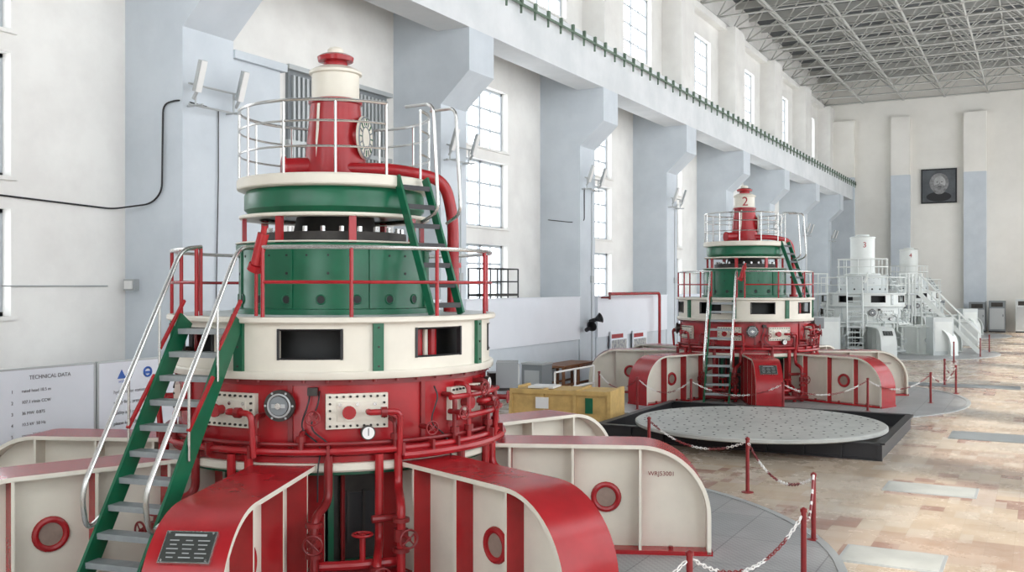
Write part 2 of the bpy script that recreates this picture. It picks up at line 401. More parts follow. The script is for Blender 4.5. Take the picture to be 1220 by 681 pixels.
    mb.lathe([(1.83, 2.20), (1.83, 2.33), (1.83, 2.63), (1.83, 2.70)], cream, 144, sk)
    for k in range(8):
        c = -88+45*k
        for e in (-10, 10):
            mb.M = ringM(c+e, 1.85, 2.48); mb.box((0, 0, 0), (.05, .025, .32), BLACK)
        mb.M = Matrix.Identity(4)
        for z in (2.33, 2.63): mb.arc(1.855, z, c-10, c+10, .013, BLACK, 2, 4)
        mb.M = ringM(c+21.5, 1.86, 2.45); mb.box((.015, 0, 0), (.05, .11, .50), green)
        for z in (-.2, 0, .2): mb.cyl((.03, 0, z), (.05, 0, z), .012, DGREY, 6)
        mb.M = Matrix.Identity(4)
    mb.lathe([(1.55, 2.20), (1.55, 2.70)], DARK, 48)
    for a in (-48, -41, 20, 95, 180): mb.cyl(P(a, 1.66, 2.2), P(a, 1.66, 2.7), .05, red, 8)
    mb.cyl(P(-44.5, 1.66, 2.2), P(-44.5, 1.66, 2.7), .03, cream, 8)
    mb.lathe([(1.0, 2.695), (1.92, 2.695), (1.935, 2.71), (1.935, 2.745), (1.92, 2.76), (1.0, 2.76)], cream, 96)
    mb.lathe([(1.0, 2.763), (1.87, 2.763)], GW2, 96)
    mb.build('middle_deck_band', root)
    # --- mid railing
    mb = MB()
    for ph in (-103, -75, -45, -15, 15, 45, 75, 105, 135, 165, 195, 218, 229):
        mb.cyl(P(ph, 1.88, 2.76), P(ph, 1.88, 3.48), .021, red, 8)
    mb.arc(1.88, 3.12, -103, 229, .018, red, 4, 8)
    mb.arc(1.88, 3.48, -103, 229, .022, steel, 4, 8)
    mb.cyl(P(-106, 1.84, 3.30), P(-103, 1.86, 3.62), .06, red, 12)
    mb.cyl(P(-103, 1.86, 3.62), P(-102.5, 1.87, 3.70), .03, red, 10)
    mb.cyl(P(-107, 1.83, 3.24), P(-106, 1.84, 3.30), .075, red, 12)
    mb.build('middle_deck_railing', root)
    # --- green drum
    mb = MB()
    mb.lathe([(0, 2.76), (1.20, 2.76), (1.20, 2.82), (1.13, 2.83), (1.13, 3.49), (1.16, 3.50), (1.165, 3.55), (1.15, 3.56), (0, 3.56)], green, 96)
    mb.lathe([(1.162, 3.565), (1.172, 3.575), (1.162, 3.585), (1.0, 3.585), (1.0, 3.56)], cream, 96)
    for i in range(8):
        mb.M = ringM(i*45-60, 1.13, 0); mb.box((.008, 0, 3.16), (.02, .035, .66), green); mb.M = Matrix.Identity(4)
    for i in range(18):
        p = P(i*20-8, 1.12, 2.93); q = P(i*20-8, 1.137, 2.93); mb.cyl(p, q, .048, DARK, 16); mb.ring(P(i*20-8, 1.134, 2.93), P(i*20-8, 1, 0), .052, .009, green, 16)
    for i in range(30):
        mb.cyl(P(i*12, 1.12, 3.42), P(i*12, 1.136, 3.42), .013, DARK, 8)
        if i % 2: mb.cyl(P(i*12, 1.12, 3.22), P(i*12, 1.136, 3.22), .016, DARK, 8)
    mb.build('exciter_drum', root)
    if tall:
        mb = MB()
        mb.lathe([(.85, 3.56), (.85, 3.70), (.50, 3.72), (.45, 3.95)], DGREY, 64)
        for i in range(24): mb.cyl(P(i*15, .80, 3.70), P(i*15, .80, 3.76), .03, STEEL, 6)
        for i in range(8):
            mb.M = ringM(i*45-70, 1.07, 3.73); mb.box((0, 0, 0), (.05, .08, .34), red); mb.M = Matrix.Identity(4)
        mb.lathe([(.9, 3.86), (1.12, 3.86), (1.13, 3.875), (1.13, 3.895), (1.12, 3.90), (.9, 3.90)], cream, 96)
        mb.lathe([(0, 3.90), (.99, 3.90), (1.07, 3.97), (1.07, 4.14), (1.03, 4.21), (1.0, 4.21)], green, 96)
        mb.lathe([(.9, 4.19), (1.12, 4.195), (1.145, 4.205), (1.155, 4.22), (1.155, 4.31), (1.14, 4.33), (0, 4.33)], cream, 96)
        mb.lathe([(0, 4.333), (1.12, 4.333)], GW2, 64)
        mb.build('upper_deck', root)
        mb = MB()
        mb.lathe([(.48, 4.33), (.48, 4.38), (.41, 4.40), (.37, 4.55), (.325, 5.0), (.30, 5.26), (.325, 5.27), (.325, 5.31), (.30, 5.32)], red, 48)
        mb.lathe([(.30, 5.315), (.285, 5.34), (.285, 5.62), (.315, 5.63), (.315, 5.66), (.27, 5.69), (.20, 5.72), (0, 5.72)], cream, 48)
        mb.lathe([(.15, 5.70), (.14, 5.78), (.21, 5.79), (.22, 5.84), (.17, 5.87), (0, 5.89)], red, 32)
        mb.lathe([(.10, 5.86), (.10, 5.93), (.07, 5.96), (0, 5.96)], cream, 20)
        for i in range(16): mb.cyl(P(i*22.5, .45, 4.38), P(i*22.5, .45, 4.41), .02, dred, 6)
        mb.cyl(P(-150, .30, 4.50), P(-158, .62, 4.48), .12, red, 16); mb.cyl(P(-158, .60, 4.48), P(-158, .64, 4.48), .14, red, 16)
        mb.box((-.42, -.2, 4.36), (.3, .2, .06), dred)
        d = P(-12, 1, 0)
        mb.cyl(P(-12, .28, 4.86), P(-12, .38, 4.86), .18, red, 24)
        mb.cyl(P(-12, .36, 4.86), P(-12, .39, 4.86), .26, cream, 32)
        mb.ring(P(-12, .39, 4.86), d, .245, .014, GREYB, 28)
        mb.ring(P(-12, .39, 4.86), d, .13, .01, GREYB, 24)
        for k in range(16):
            a = k*math.pi/8; u = Vector((-d.y, d.x, 0)); p = P(-12, .395, 4.86)
            mb.cyl(p+u*.15*math.cos(a)+Vector((0, 0, .15*math.sin(a))), p+u*.225*math.cos(a)+Vector((0, 0, .225*math.sin(a))), .008, GREYB if k % 2 else green, 5)
        mb.beam(P(-120, .35, 4.6), P(-118, .32, 5.24), .03, .02, cream)
        mb.build('collector_tower', root)
        mb = MB()
        mb.tube(rpath([P(-60, .30, 4.47), (.75, -.30, 4.46), (1.32, .0, 4.36), (1.42, .05, 3.9), (1.42, .05, 2.77)], .26, 8), .072, red, 14)
        mb.cyl((1.42, .05, 3.3), (1.42, .05, 3.36), .10, red, 14)
        mb.cyl((1.42, .05, 2.77), (1.42, .05, 2.84), .12, red, 14)
        mb.build('red_outlet_pipe', root)
        mb = MB()
        for i in range(12):
            ph = i*30+10-30
            mb.cyl(P(ph, 1.13, 4.33), P(ph, 1.13, 5.13), .015, steel, 8)
        for z, r in ((5.13, .019), (4.90, .013), (4.62, .013)):
            mb.arc(1.13, z, -20, 310, r, steel, 5, 8)
        for s in (0, 1):
            off = Vector((.26, .30, 0))*s
            t = Vector((.92, -.66, 0))+off; o = Vector((1.26, -.96, 0))+off*.9
            mb.tube(rpath([t+Vector((0, 0, 5.13)), o+Vector((0, 0, 5.11)), o+Vector((.06, -.05, 3.9)), t+Vector((.2, -.18, 3.8))], .12), .019, steel, 8)
        mb.build('upper_deck_railing', root)
        stairs(root, 'upper_ladder', Vector((.98, -.62, 4.32)), Vector((1.42, -1.06, 2.77)), .42, 7, green, BLACK, .10)
    else:
        mb = MB()
        mb.lathe([(0, 3.58), (.80, 3.58), (.80, 3.66), (.58, 3.68), (.55, 3.75), (.55, 5.32), (.58, 5.33), (.58, 5.38), (.50, 5.42), (0, 5.42)], cream, 48)
        mb.lathe([(.3, 5.42), (.3, 5.5), (.1, 5.52), (0, 5.52)], cream, 24)
        mb.lathe([(.56, 4.3), (.58, 4.33), (.56, 4.36)], steel, 48)
        mb.build('collector_tower', root)
        mb = MB()
        for i in range(12): mb.cyl(P(i*30, 1.12, 3.58), P(i*30, 1.12, 4.35), .02, steel, 6)
        for z in (4.35, 3.98): mb.arc(1.12, z, 0, 355, .022, steel, 5, 6)
        mb.build('upper_deck_railing', root)
        stairs(root, 'upper_ladder', Vector((.98, -.62, 3.6)), Vector((1.42, -1.06, 2.77)), .42, 4, green, tread, .10)
        mb = MB()
        for (x, y) in ((2.4, -2.9), (-2.6, -2.9)):
            mb.box2((x-.45, y-.4, 0), (x+.45, y+.4, 1.7), GW2); mb.box2((x-.38, y-.42, .2), (x+.38, y-.4, 1.5), GW)
        if gallery:
            for (x0, x1, y0, y1) in ((-3.6, -1.9, -.9, .6), (1.8, 2.5, -.9, .3)):
                mb.box2((x0, y0, 2.66), (x1, y1, 2.74), GW2)
                for x in (x0+.05, (x0+x1)/2, x1-.05):
                    for y in (y0+.05, y1-.05): mb.cyl((x, y, 1.2), (x, y, 3.65), .035, GW, 6)
                for z in (3.2, 3.65):
                    mb.cyl((x0, y0+.05, z), (x1, y0+.05, z), .025, GW, 6); mb.cyl((x0, y1-.05, z), (x1, y1-.05, z), .025, GW, 6)
        mb.build('service_gallery', root, smooth=False)
        if gallery:
            A = Vector((2.4, -.75, 2.72)); B = Vector((4.7, -1.9, 0))
            stairs(root, 'side_stair', A, B, .7, 11, GW, GW2, .16)
            mb = MB(); hd = Vector((B.x-A.x, B.y-A.y, 0)).normalized(); sd = Vector((-hd.y, hd.x, 0))
            for s in (-.35, .35):
                a = A+sd*s+Vector((0, 0, .9)); b = B+sd*s+Vector((0, 0, .9))
                mb.cyl(a, b, .025, GW, 6); mb.cyl(a-Vector((0, 0, .45)), b-Vector((0, 0, .45)), .02, GW, 6)
                for t in (0, .33, .66, 1): q = a.lerp(b, t); mb.cyl(q, q-Vector((0, 0, .9)), .02, GW, 6)
            mb.build('side_stair_rails', root)
    # --- main stair
    top = Vector((-0.98, -1.72, 2.74)); bot = Vector((-1.52, -3.42, 0.0))
    stairs(root, 'access_stair', top, bot, .62, 12, green, tread, .21)
    mb = MB()
    hd = Vector((bot.x-top.x, bot.y-top.y, 0)).normalized(); side = Vector((-hd.y, hd.x, 0))
    up = Vector((0, 0, 1))
    for s in (-1, 1):
        o = side*s*.34
        pt = lambda t: top.lerp(bot, t)+o
        inn = -hd*.30
        pts = [pt(.66)+up*.04, pt(.80)+up*.30, pt(.84)+up*.78, pt(0.02)+up*.78, pt(0)+inn+up*.76]
        mb.tube(rpath(pts, .16, 7), .024, steel, 10)
        for t in (.22, .48):
            mb.cyl(pt(t), pt(t)+up*.80, .014, steel, 8)
        for t in (.15, .42):
            mb.beam(pt(t)+up*.12+hd*.12, pt(t)+up*.60-hd*.28, .03, .03, red)
        mb.cyl(pt(0)+inn+up*.02, pt(0)+inn+up*.76, .02, red, 8)
    mb.build('stair_handrails', root)
    if number:
        text('number_mark', number, .36, RED, P(-100, .292 if tall else .56, 5.47 if tall else 5.0), (math.radians(90), 0, math.radians(-10)), root)
    text('serial_mark', 'WRJ53001', .07, DRED, P(ARM0, 3.90, .90)+P(ARM0-90, .114, 0), (math.radians(90), 0, math.radians(ARM0)), root, .002)
    return root

def stairs(root, name, top, bot, w, n, gm, tm, depth):
    mb = MB()
    hd = Vector((bot.x-top.x, bot.y-top.y, 0)).normalized(); side = Vector((-hd.y, hd.x, 0))
    for s in (-1, 1):
        mb.beam(top+side*s*w/2, bot+side*s*w/2, .03, depth, gm, side)
    for i in range(n):
        t = (i+.5)/n; p = top.lerp(bot, t)
        rz = math.atan2(hd.y, hd.x)
        mb.M = Matrix.Translation(p) @ Matrix.Rotation(rz, 4, 'Z')
        mb.box((0, 0, 0), (.17 if depth > .12 else .11, w-.03, .03), tm)
        mb.box((.075 if depth > .12 else .05, 0, -.015), (.012, w-.03, .05), tm)
        mb.M = Matrix.Identity(4)
    return mb.build(name, root, smooth=False)

PAL1 = (RED, DRED, GREEN, CREAM, STEEL, TREAD)
PAL3 = (GW, GW2, GW2, GW, GW, GW2)
generator(-7.55, 9.56, PAL1)
generator(-7.55, 28.2, PAL1, '2')
generator(-7.55, 49.3, PAL3, '3', False, True)
generator(-7.55, 67.6, PAL3, '4', False)

# ---------------------------------------------------------------- room shell
XW = -14.3; YF = 75.0; XR = 7.5; Y0 = -8.0; HT = 18.0
mb = MB(); mb.box2((XW-.5, Y0-.5, -.3), (XR+.5, YF+.5, 0), FLOORM); mb.build('floor', smooth=False)

COLY = [12.2+8.2*k for k in range(-2, 8)]
def wall_grid(name, x0, x1, openings, m, ylo, yhi, zlo, zhi, swap=False):
    ys = sorted(set([ylo, yhi]+[v for o in openings for v in (o[0], o[1])])); zs = sorted(set([zlo, zhi]+[v for o in openings for v in (o[2], o[3])]))
    mb = MB()
    for i in range(len(ys)-1):
        run = None
        for j in range(len(zs)-1):
            yc = (ys[i]+ys[i+1])/2; zc = (zs[j]+zs[j+1])/2
            hole = any(o[0] < yc < o[1] and o[2] < zc < o[3] for o in openings)
            if not hole:
                if run is None: run = zs[j]
            if (hole or j == len(zs)-2) and run is not None:
                zz = zs[j] if hole else zs[j+1]
                if swap: mb.box2((ys[i], x0, run), (ys[i+1], x1, zz), m)
                else: mb.box2((x0, ys[i], run), (x1, ys[i+1], zz), m)
                run = None
    return mb.build(name, smooth=False)

ops = []
for yc in COLY:
    if abs(yc-12.2) < .1 or yc < 0: continue
    for z0, z1 in ((2.6, 4.3), (4.8, 6.75), (7.1, 8.9)):
        if yc+5.9 < YF: ops.append((yc+3.35, yc+6.0, z0, z1))
UPY = [3.9+8.3*k for k in range(0, 9)]
for yc in UPY:
    ops.append((yc-1.8, yc+1.8, 12.1, 14.9))
wall_grid('wall_left', XW-.45, XW, ops, WALLW, Y0, YF+.5, 0, HT)
for n, (a, b, z0, z1) in enumerate(ops):
    mb = MB(); x = XW-.25
    for z in (z0+.03, z1-.03): mb.box2((x-.04, a, z-.04), (x+.04, b, z+.04), FRAME)
    for y in (a+.03, b-.03, (a+b)/2): mb.box2((x-.04, y-.05, z0), (x+.04, y+.05, z1), FRAME)
    k = 3 if z0 < 11 else 4
    for i in range(1, k): mb.box2((x-.03, a, z0+(z1-z0)*i/k-.026), (x+.03, b, z0+(z1-z0)*i/k+.026), FRAME)
    for q in (.25, .75): mb.box2((x-.025, a+(b-a)*q-.024, z0), (x+.025, a+(b-a)*q+.024, z1), FRAME)
    mb.box2((XW-.1, a-.08, z0-.06), (XW+.06, b+.08, z0), WALLW)
    mb.build('window_%d' % (n+1), smooth=False)

for yc in COLY:
    mb = MB()
    mb.ext([(XW, 0), (-12.9, 0), (-12.9, 7.5), (-12.1, 8.25), (-12.1, 9.28), (-12.9, 9.28), (-12.9, 10.5), (XW, 10.5)], 1, yc, yc+1.2, COLB)
    mb.build('corbelled_column', smooth=False)
mb = MB(); mb.box2((-13.0, Y0, 9.28), (-12.1, YF, 10.45), BEAMM); mb.box2((XW, Y0, 10.45), (-12.0, YF, 10.6), BEAMM)
mb.build('crane_runway_beam', smooth=False)
mb = MB()
mb.box2((-12.30, Y0, 10.6), (-12.18, YF, 10.70), GRAILM)
mb.box2((-11.96, Y0, 10.38), (-11.93, YF, 10.44), GRAILM)
y = 2.0
while y < YF:
    mb.box2((-12.0, y, 10.36), (-11.92, y+.08, 10.62), GRAILM); mb.box2((-12.0, y+.02, 10.18), (-11.95, y+.06, 10.36), GRAILM)
    mb.box2((-12.35, y, 10.6), (-12.1, y+.12, 10.66), GRAILM)
    y += 0.8
mb.build('crane_rail', smooth=False)
for k, yc in enumerate(UPY):
    mb = MB(); mb.box2((XW, yc+3.1, 10.6), (XW+.85, yc+4.9, 15.95), WALLW); mb.build('trim_%d' % (k+1), smooth=False)
mb = MB(); mb.box2((XW, Y0, 15.8), (XW+.4, YF, 16.1), WALLW); mb.build('trim_40', smooth=False)

mb = MB(); mb.box2((XW-.45, YF, 0), (XR+.5, YF+.5, HT), WALLF); mb.build('wall_far', smooth=False)
for k, (a, b) in enumerate(((-13.7, -12.0), (-9.5, -8.25), (-4.8, -3.4), (0.4, 1.8), (5.0, 6.4))):
    mb = MB(); mb.box2((a, YF-.5, 10.9), (b, YF, 15.0), WALLF); mb.box2((a, YF-.5, 0), (b, YF, 10.9), COLB)
    mb.build('trim_%d' % (50+k), smooth=False)
opr = []
for k in range(-1, 9):
    y = 4.0+8.2*k
    opr += [(y+1.4, y+7.8, 1.0, 9.0), (y+1.4, y+7.8, 10.4, 15.8)]
opr = [o for o in opr if o[1] < YF and o[0] > Y0]
wall_grid('wall_right', XR, XR+.45, opr, WALLW, Y0, YF+.5, 0, HT)
for n, (a, b, z0, z1) in enumerate(opr):
    mb = MB(); x = XR+.2
    for i in range(6): y = a+(b-a)*i/5; mb.box2((x-.04, y-.04, z0), (x+.04, y+.04, z1), FRAME)
    nz = 4 if z0 < 5 else 2
    for i in range(nz+1): z = z0+(z1-z0)*i/nz; mb.box2((x-.035, a, z-.04), (x+.035, b, z+.04), FRAME)
    mb.build('window_%d' % (100+n), smooth=False)
opb = [(-13, -9, 7, 14.5), (-7.5, -3.5, 7, 14.5), (-2, 2, 7, 14.5), (3, 6.5, 7, 14.5), (-4.5, 1.5, 0, 5.5)]
wall_grid('wall_back_light_blocker', Y0-.45, Y0, opb, WALLW, XW-.45, XR+.45, 0, HT, swap=True)  # unseen back wall, added to cut and direct light from behind the camera

mb = MB(); mb.box2((XW-.45, Y0-.45, HT), (XR+.45, YF+.5, HT+.2), DECK)
mb.build('ceiling', smooth=False)
mb = MB(); ZB = 16.25; ZT = 17.55; S = 2.7
nx = int((XR-XW)/S); ny = int((YF-4)/S)
def nb(i, j): return (XW+.2+i*S, YF-.4-j*S, ZB)
def ntp(i, j): return (XW+.2+(i+.5)*S, YF-.4-(j+.5)*S, ZT)
for i in range(nx+1):
    for j in range(ny+1):
        if i < nx: mb.tube([nb(i, j), nb(i+1, j)], .055, TRUSS, 5)
        if j < ny: mb.tube([nb(i, j), nb(i, j+1)], .055, TRUSS, 5)
        mb.box(nb(i, j), (.18, .18, .18), TRUSS)
        if i < nx and j < ny:
            if i < nx-1: mb.tube([ntp(i, j), ntp(i+1, j)], .05, TRUSS, 5)
            if j < ny-1: mb.tube([ntp(i, j), ntp(i, j+1)], .05, TRUSS, 5)
            for a, b in ((0, 0), (1, 0), (0, 1), (1, 1)):
                mb.tube([ntp(i, j), nb(i+a, j+b)], .038, TRUSS, 4)
for j in range(ny):
    y = YF-.4-(j+.5)*S; mb.box2((XW, y-.05, ZT+.08), (XR, y+.05, HT), TRUSS)
mb.build('roof_truss')

# ---------------------------------------------------------------- floor items
for (x, y) in ((-7.55, 9.56), (-7.55, 28.2), (-7.55, 49.3), (-7.55, 67.6)):
    mb = MB(); mb.lathe([(0, .012), (5.85, .012), (5.9, 0.0)], DISCM, 96); mb.lathe([(5.80, .0125), (5.80, .02), (5.9, .02), (5.9, .0)], LAMPG, 96)
    mb.build('generator_floor_plate', loc=(x, y, 0.001))
root = empty('perforated_round_cover', (-5.0, 19.7, 0))
mb = MB(); mb.lathe([(0, .31), (2.40, .31), (2.43, .33), (2.43, .38), (2.40, .40), (0, .40)], PERF, 96)
for ring in range(1, 9):
    R = ring*.28; n = ring*6
    for i in range(n):
        a = 2*math.pi*i/n+ring*.2
        p = Vector((R*math.cos(a), R*math.sin(a), .4005)); mb.cyl(p, p+Vector((0, 0, .003)), .024, DARK, 8)
mb.build('cover_plate', root)
mb = MB()
ax, bx, ay, by = -2.9, 2.47, -1.25, 3.2
for y in (ay, by):
    mb.box2((ax, y-.05, 0), (bx, y+.05, .03), BLACK); mb.box2((ax, y-.015, 0), (bx, y+.015, .28), BLACK); mb.box2((ax, y-.08, .28), (bx, y+.08, .31), BLACK)
for x in (ax, -1.2, .6, bx):
    mb.box2((x-.015, ay, 0), (x+.015, by, .28), BLACK); mb.box2((x-.08, ay, .28), (x+.08, by, .31), BLACK)
for i in range(9):
    x = ax+(bx-ax)*i/8; mb.box2((x-.04, ay-.06, 0), (x+.04, ay+.06, .28), BLACK)
mb.box2((ax, ay, .0), (bx, by, .02), DGREY)
mb.build('steel_frame', root, smooth=False)

def post(x, y, h=.8, par=None):
    mb = MB(); mb.lathe([(0, 0), (.09, 0), (.09, .012), (.03, .025), (.028, h-.02), (.036, h-.02), (.036, h+.01), (0, h+.03)], DRED, 16)
    mb.ring((0, .04, h-.05), (1, 0, 0), .022, .006, STEEL, 10, 5)
    return mb.build('barrier_post', loc=(x, y, .0))
def chain(a, b, sag, z=.74):
    a = Vector((*a, z)); b = Vector((*b, z)); dd = (b-a).normalized()*.05; a = a+dd; b = b-dd
    L = (b-a).length; n = int(L/.055)
    mb = MB(); pts = []
    for i in range(n+1):
        t = i/n; p = a.lerp(b, t); p.z -= sag*4*t*(1-t); pts.append(p)
    for i in range(n):
        d = (pts[i+1]-pts[i]).normalized(); c = (pts[i]+pts[i+1])/2
        m = DRED if (i//8) % 2 else CHW
        u = Vector((0, 0, 1)) if i % 2 else d.cross(Vector((0, 0, 1))).normalized()
        q = [c+d*.036*math.cos(t)+u*.018*math.sin(t) for t in [2*math.pi*k/8 for k in range(8)]]
        mb.tube(q, .0065, m, 4, closed=True)
    mb.build('barrier_chain')
PA = [(-2.66, 8.17), (-2.15, 10.3), (-2.45, 12.3), (-3.89, 14.7), (-6.0, 16.2)]
for p in PA: post(*p)
chain(PA[0], PA[1], .30); chain(PA[2], PA[3], .28); chain(PA[3], PA[4], .25)
chain((-2.66, 8.17), (-3.6, 5.6), .3)
mb = MB(); a = Vector((-2.16, 10.36, .80)); b = Vector((-2.44, 12.24, .80))
mb.tube([a.lerp(b, i/24)-Vector((0, 0, .3*4*(i/24)*(1-i/24))) for i in range(25)], .015, DRED, 6, mats2=[DRED, DRED, CHW]); mb.build('barrier_chain')
PB = [(-10.4, 24.3), (-8.9, 23.2), (-7.55, 23.3), (-5.4, 23.6), (-3.8, 25.6), (-2.6, 28.1), (-2.2, 31.0), (-2.7, 33.5)]
for p in PB: post(*p)
for i in range(len(PB)-1): chain(PB[i], PB[i+1], .28)
for p in ((-3.2, 44.0), (-2.4, 47.5), (-2.2, 51)): post(*p)

for (x, y, w, d) in ((-1.5, 11.9, 1.1, .8), (-1.0, 22.4, 1.4, 1.2), (-2.2, 33.5, 3.2, 1.1), (-1.5, 16.2, 1.3, .8)):
    mb = MB(); mb.box2((-w/2, -d/2, 0), (w/2, d/2, .008), LAMPG if d < 1.1 else GREYB); mb.box2((-w/2+.04, -d/2+.04, .004), (w/2-.04, d/2-.04, .012), PERF if d < 1.1 else GREYB)
    mb.build('floor_hatch', smooth=False, loc=(x, y, 0))

def board(y0, y1, style):
    root = empty('information_board', (-12.5, (y0+y1)/2, 0))
    w = y1-y0; mb = MB()
    mb.box2((-.03, -w/2, .45), (.03, w/2, 1.93), BOARD)
    for z in (.45, 1.93): mb.box2((-.035, -w/2, z-.015), (.035, w/2, z+.015), LAMPG)
    for y in (-w/2, w/2): mb.box2((-.035, y-.015, .45), (.035, y+.015, 1.93), LAMPG)
    for y in (-w/2+.05, w/2-.05):
        mb.box2((-.06, y-.03, 0), (-.03, y+.03, 1.92), LAMPG); mb.box2((-.25, y-.03, 0), (.25, y+.03, .04), LAMPG)
    mb.build('panel', root, smooth=False)
    R = (math.radians(90), 0, math.radians(90))
    if style == 0:
        text('head', 'TECHNICAL DATA', .08, TXT, (.034, w/2-.75, 1.80), R, root, .001)
        for i in range(7):
            text('line_%d' % i, '%d' % (i+1), .065, TXT, (.034, w/2-1.36, 1.62-i*.155), R, root, .001, 'LEFT')
            text('line_b%d' % i, ('rated head 18.5 m', '107.1 r/min CCW', '36 MW  0.875', '10.5 kV  50 Hz', 'stator 2263 A', 'excitation 290 V', 'Class B / F')[i], .062, TXT, (.034, w/2-1.2, 1.62-i*.155), R, root, .001, 'LEFT')
    else:
        m2 = MB()
        for cy in (-.75,):
            m2.ext([(cy-.13, 1.66), (cy+.03, 1.66), (cy-.05, 1.80)], 0, .031, .036, BLUE); m2.ext([(cy+.0, 1.66), (cy+.14, 1.66), (cy+.07, 1.76)], 0, .031, .036, BLUE)
        m2.ring((.034, -.30, 1.73), (1, 0, 0), .07, .016, BLUE, 20, 6); m2.box2((.031, -.35, 1.70), (.036, -.25, 1.74), BLUE)
        m2.build('logo', root)
        text('logo_word', 'HYDRO', .06, BLUE, (.034, -.75, 1.61), R, root, .001)
        text('slogan', 'safety first', .10, RED, (.034, .45, 1.70), R, root, .001)
        for i, s in enumerate(('hydropower station visitors', 'safety first, prevention first', 'quality and responsibility', 'please keep clear of units', 'authorised personnel only')):
            text('line_%d' % i, s, .075, TXT, (.034, -.95, 1.46-i*.16), R, root, .001, 'LEFT')
board(7.2, 10.08, 0); board(10.14, 12.6, 1)

mb = MB(); mb.box2((XW, 13.4, 0), (-12.95, 14.7, 7.2), COLB); mb.box2((XW, 13.4, 7.2), (-12.85, 14.8, 7.35), COLB); mb.build('trim_60', smooth=False)
mb = MB(); mb.box2((XW, 16.4, 4.6), (XW+.08, 20.0, 7.7), GREYB)
for i in range(24): y = 16.5+i*.148; mb.box2((XW+.08, y, 4.7), (XW+.14, y+.07, 7.6), LAMPG)
mb.box2((XW, 16.3, 7.7), (XW+.2, 20.1, 7.8), LAMPG); mb.box2((XW, 16.3, 6.1), (XW+.18, 20.1, 6.2), LAMPG)
mb.build('ventilation_louvre', smooth=False)

for k, (a, b) in enumerate(((14.9, 20.3), (21.5, 28.5), (29.9, 36.7), (38.1, 44.9))):
    mb = MB(); mb.box2((-12.95, a, 1.40), (-12.85, b, 2.72), BOARD); mb.box2((-13.0, a, 2.72), (-12.82, b, 2.75), BOARD)
    mb.box2((-12.97, a, 0), (-12.9, b, 1.40), COLB)
    mb.build('partition_board', smooth=False)
mb = MB(); mb.tube(rpath([(-12.55, 30.2, 2.82), (-12.55, 35.0, 2.82), (-12.55, 35.0, 0)], .2), .055, RED, 10)
mb.cyl((-12.55, 30.2, 2.70), (-12.9, 30.2, 2.70), .03, DRED, 8); mb.cyl((-12.55, 30.2, 2.64), (-12.55, 30.2, 2.88), .04, DRED, 8); mb.build('red_fire_pipe')
PIC = mat('poster_print', (0.55, 0.55, 0.5), 0.5, 0, 0, 9, col2=(0.12, 0.13, 0.18))
for (y, z, w, h) in ((31.6, 1.0, 1.5, 1.1), (33.6, 1.0, 1.4, 1.0), (39.6, 1.2, 2.0, .9)):
    mb = MB(); mb.box2((-12.82, y-w/2, z-h/2), (-12.78, y+w/2, z+h/2), BOARD); mb.box2((-12.78, y-w/2+.08, z-h/2+.08), (-12.775, y+w/2-.08, z+h/2-.3), PIC)
    mb.box2((-12.78, y-w/2+.08, z+h/2-.24), (-12.775, y+w/2-.4, z+h/2-.1), RED)
    for yy in (y-w/2+.1, y+w/2-.1): mb.box2((-12.82, yy-.02, 0), (-12.80, yy+.02, z), LAMPG)
    mb.build('wall_poster', smooth=False)
mb = MB()
for y in (22.9, 23.5, 24.1, 24.7):
    for x in (-13.6, -13.05): mb.cyl((x, y, 0), (x, y, 3.55), .02, BLACK, 6)
for z in (2.85, 3.2, 3.55):
    for x in (-13.6, -13.05): mb.cyl((x, 22.9, z), (x, 24.7, z), .02, BLACK, 6)
    for y in (22.9, 24.7): mb.cyl((-13.6, y, z), (-13.05, y, z), .02, BLACK, 6)
mb.box2((-13.62, 22.9, 2.8), (-13.03, 24.7, 2.86), DGREY)
mb.build('guard_platform')

def flood(yc, z):
    root = empty('floodlight_bracket', (-12.88, yc, z)); mb = MB()
    for zz in (0, .35): mb.cyl((.18, -.05, zz), (.18, 1.15, zz), .018, LAMPG, 8)
    for yy in (.1, 1.0): mb.cyl((0, yy, 0), (.35, yy, 0), .018, LAMPG, 8); mb.cyl((.18, yy, 0), (.18, yy, .35), .018, LAMPG, 8)
    for yy in (.05, 1.05):
        a = Vector((.26, yy, .22)); b = Vector((.44, yy-.03, .72))
        mb.beam(a, b, .14, .07, LAMPG); mb.beam(a+Vector((.035, 0, -.015)), b+Vector((.035, 0, -.015)), .11, .02, GAUGEW)
        mb.cyl((.18, yy, .1), tuple(a), .03, LAMPG, 8)
    mb.build('lamps', root, smooth=False)
for yc in COLY[2:]: flood(yc, 6.15)
mb = MB(); mb.tube(rpath([(XW+.03, 6.0, 4.62), (XW+.03, 9.5, 4.50), (XW+.03, 11.9, 4.42), (-13.6, 12.15, 4.5), (-13.35, 12.16, 4.7), (-13.32, 12.16, 6.2), (-12.95, 12.16, 6.25), (-12.85, 12.7, 6.2)], .15), .016, BLACK, 6)
mb.tube([(-12.87, 13.0, 6.2), (-12.87, 13.0, 5.0), (-12.87, 12.95, 3.0), (-12.87, 13.0, 0.0)], .010, BLACK, 6)
mb.tube(rpath([(-14.0, 28.56, 5.2), (-13.2, 28.56, 5.1), (-12.88, 28.9, 5.15), (-12.88, 28.9, 6.2)], .1), .014, BLACK, 6)
for yc in COLY[3:]:
    mb.cyl((-12.88, yc+.9, 0), (-12.88, yc+.9, 6.1), .014, LAMPG, 6); mb.box((-12.88, yc+.9, 3.3), (.06, .16, .22), LAMPG)
mb.cyl((XW+.03, 5.5, 3.08), (XW+.03, 11.8, 3.08), .012, LAMPG, 6)
mb.build('wall_cable')
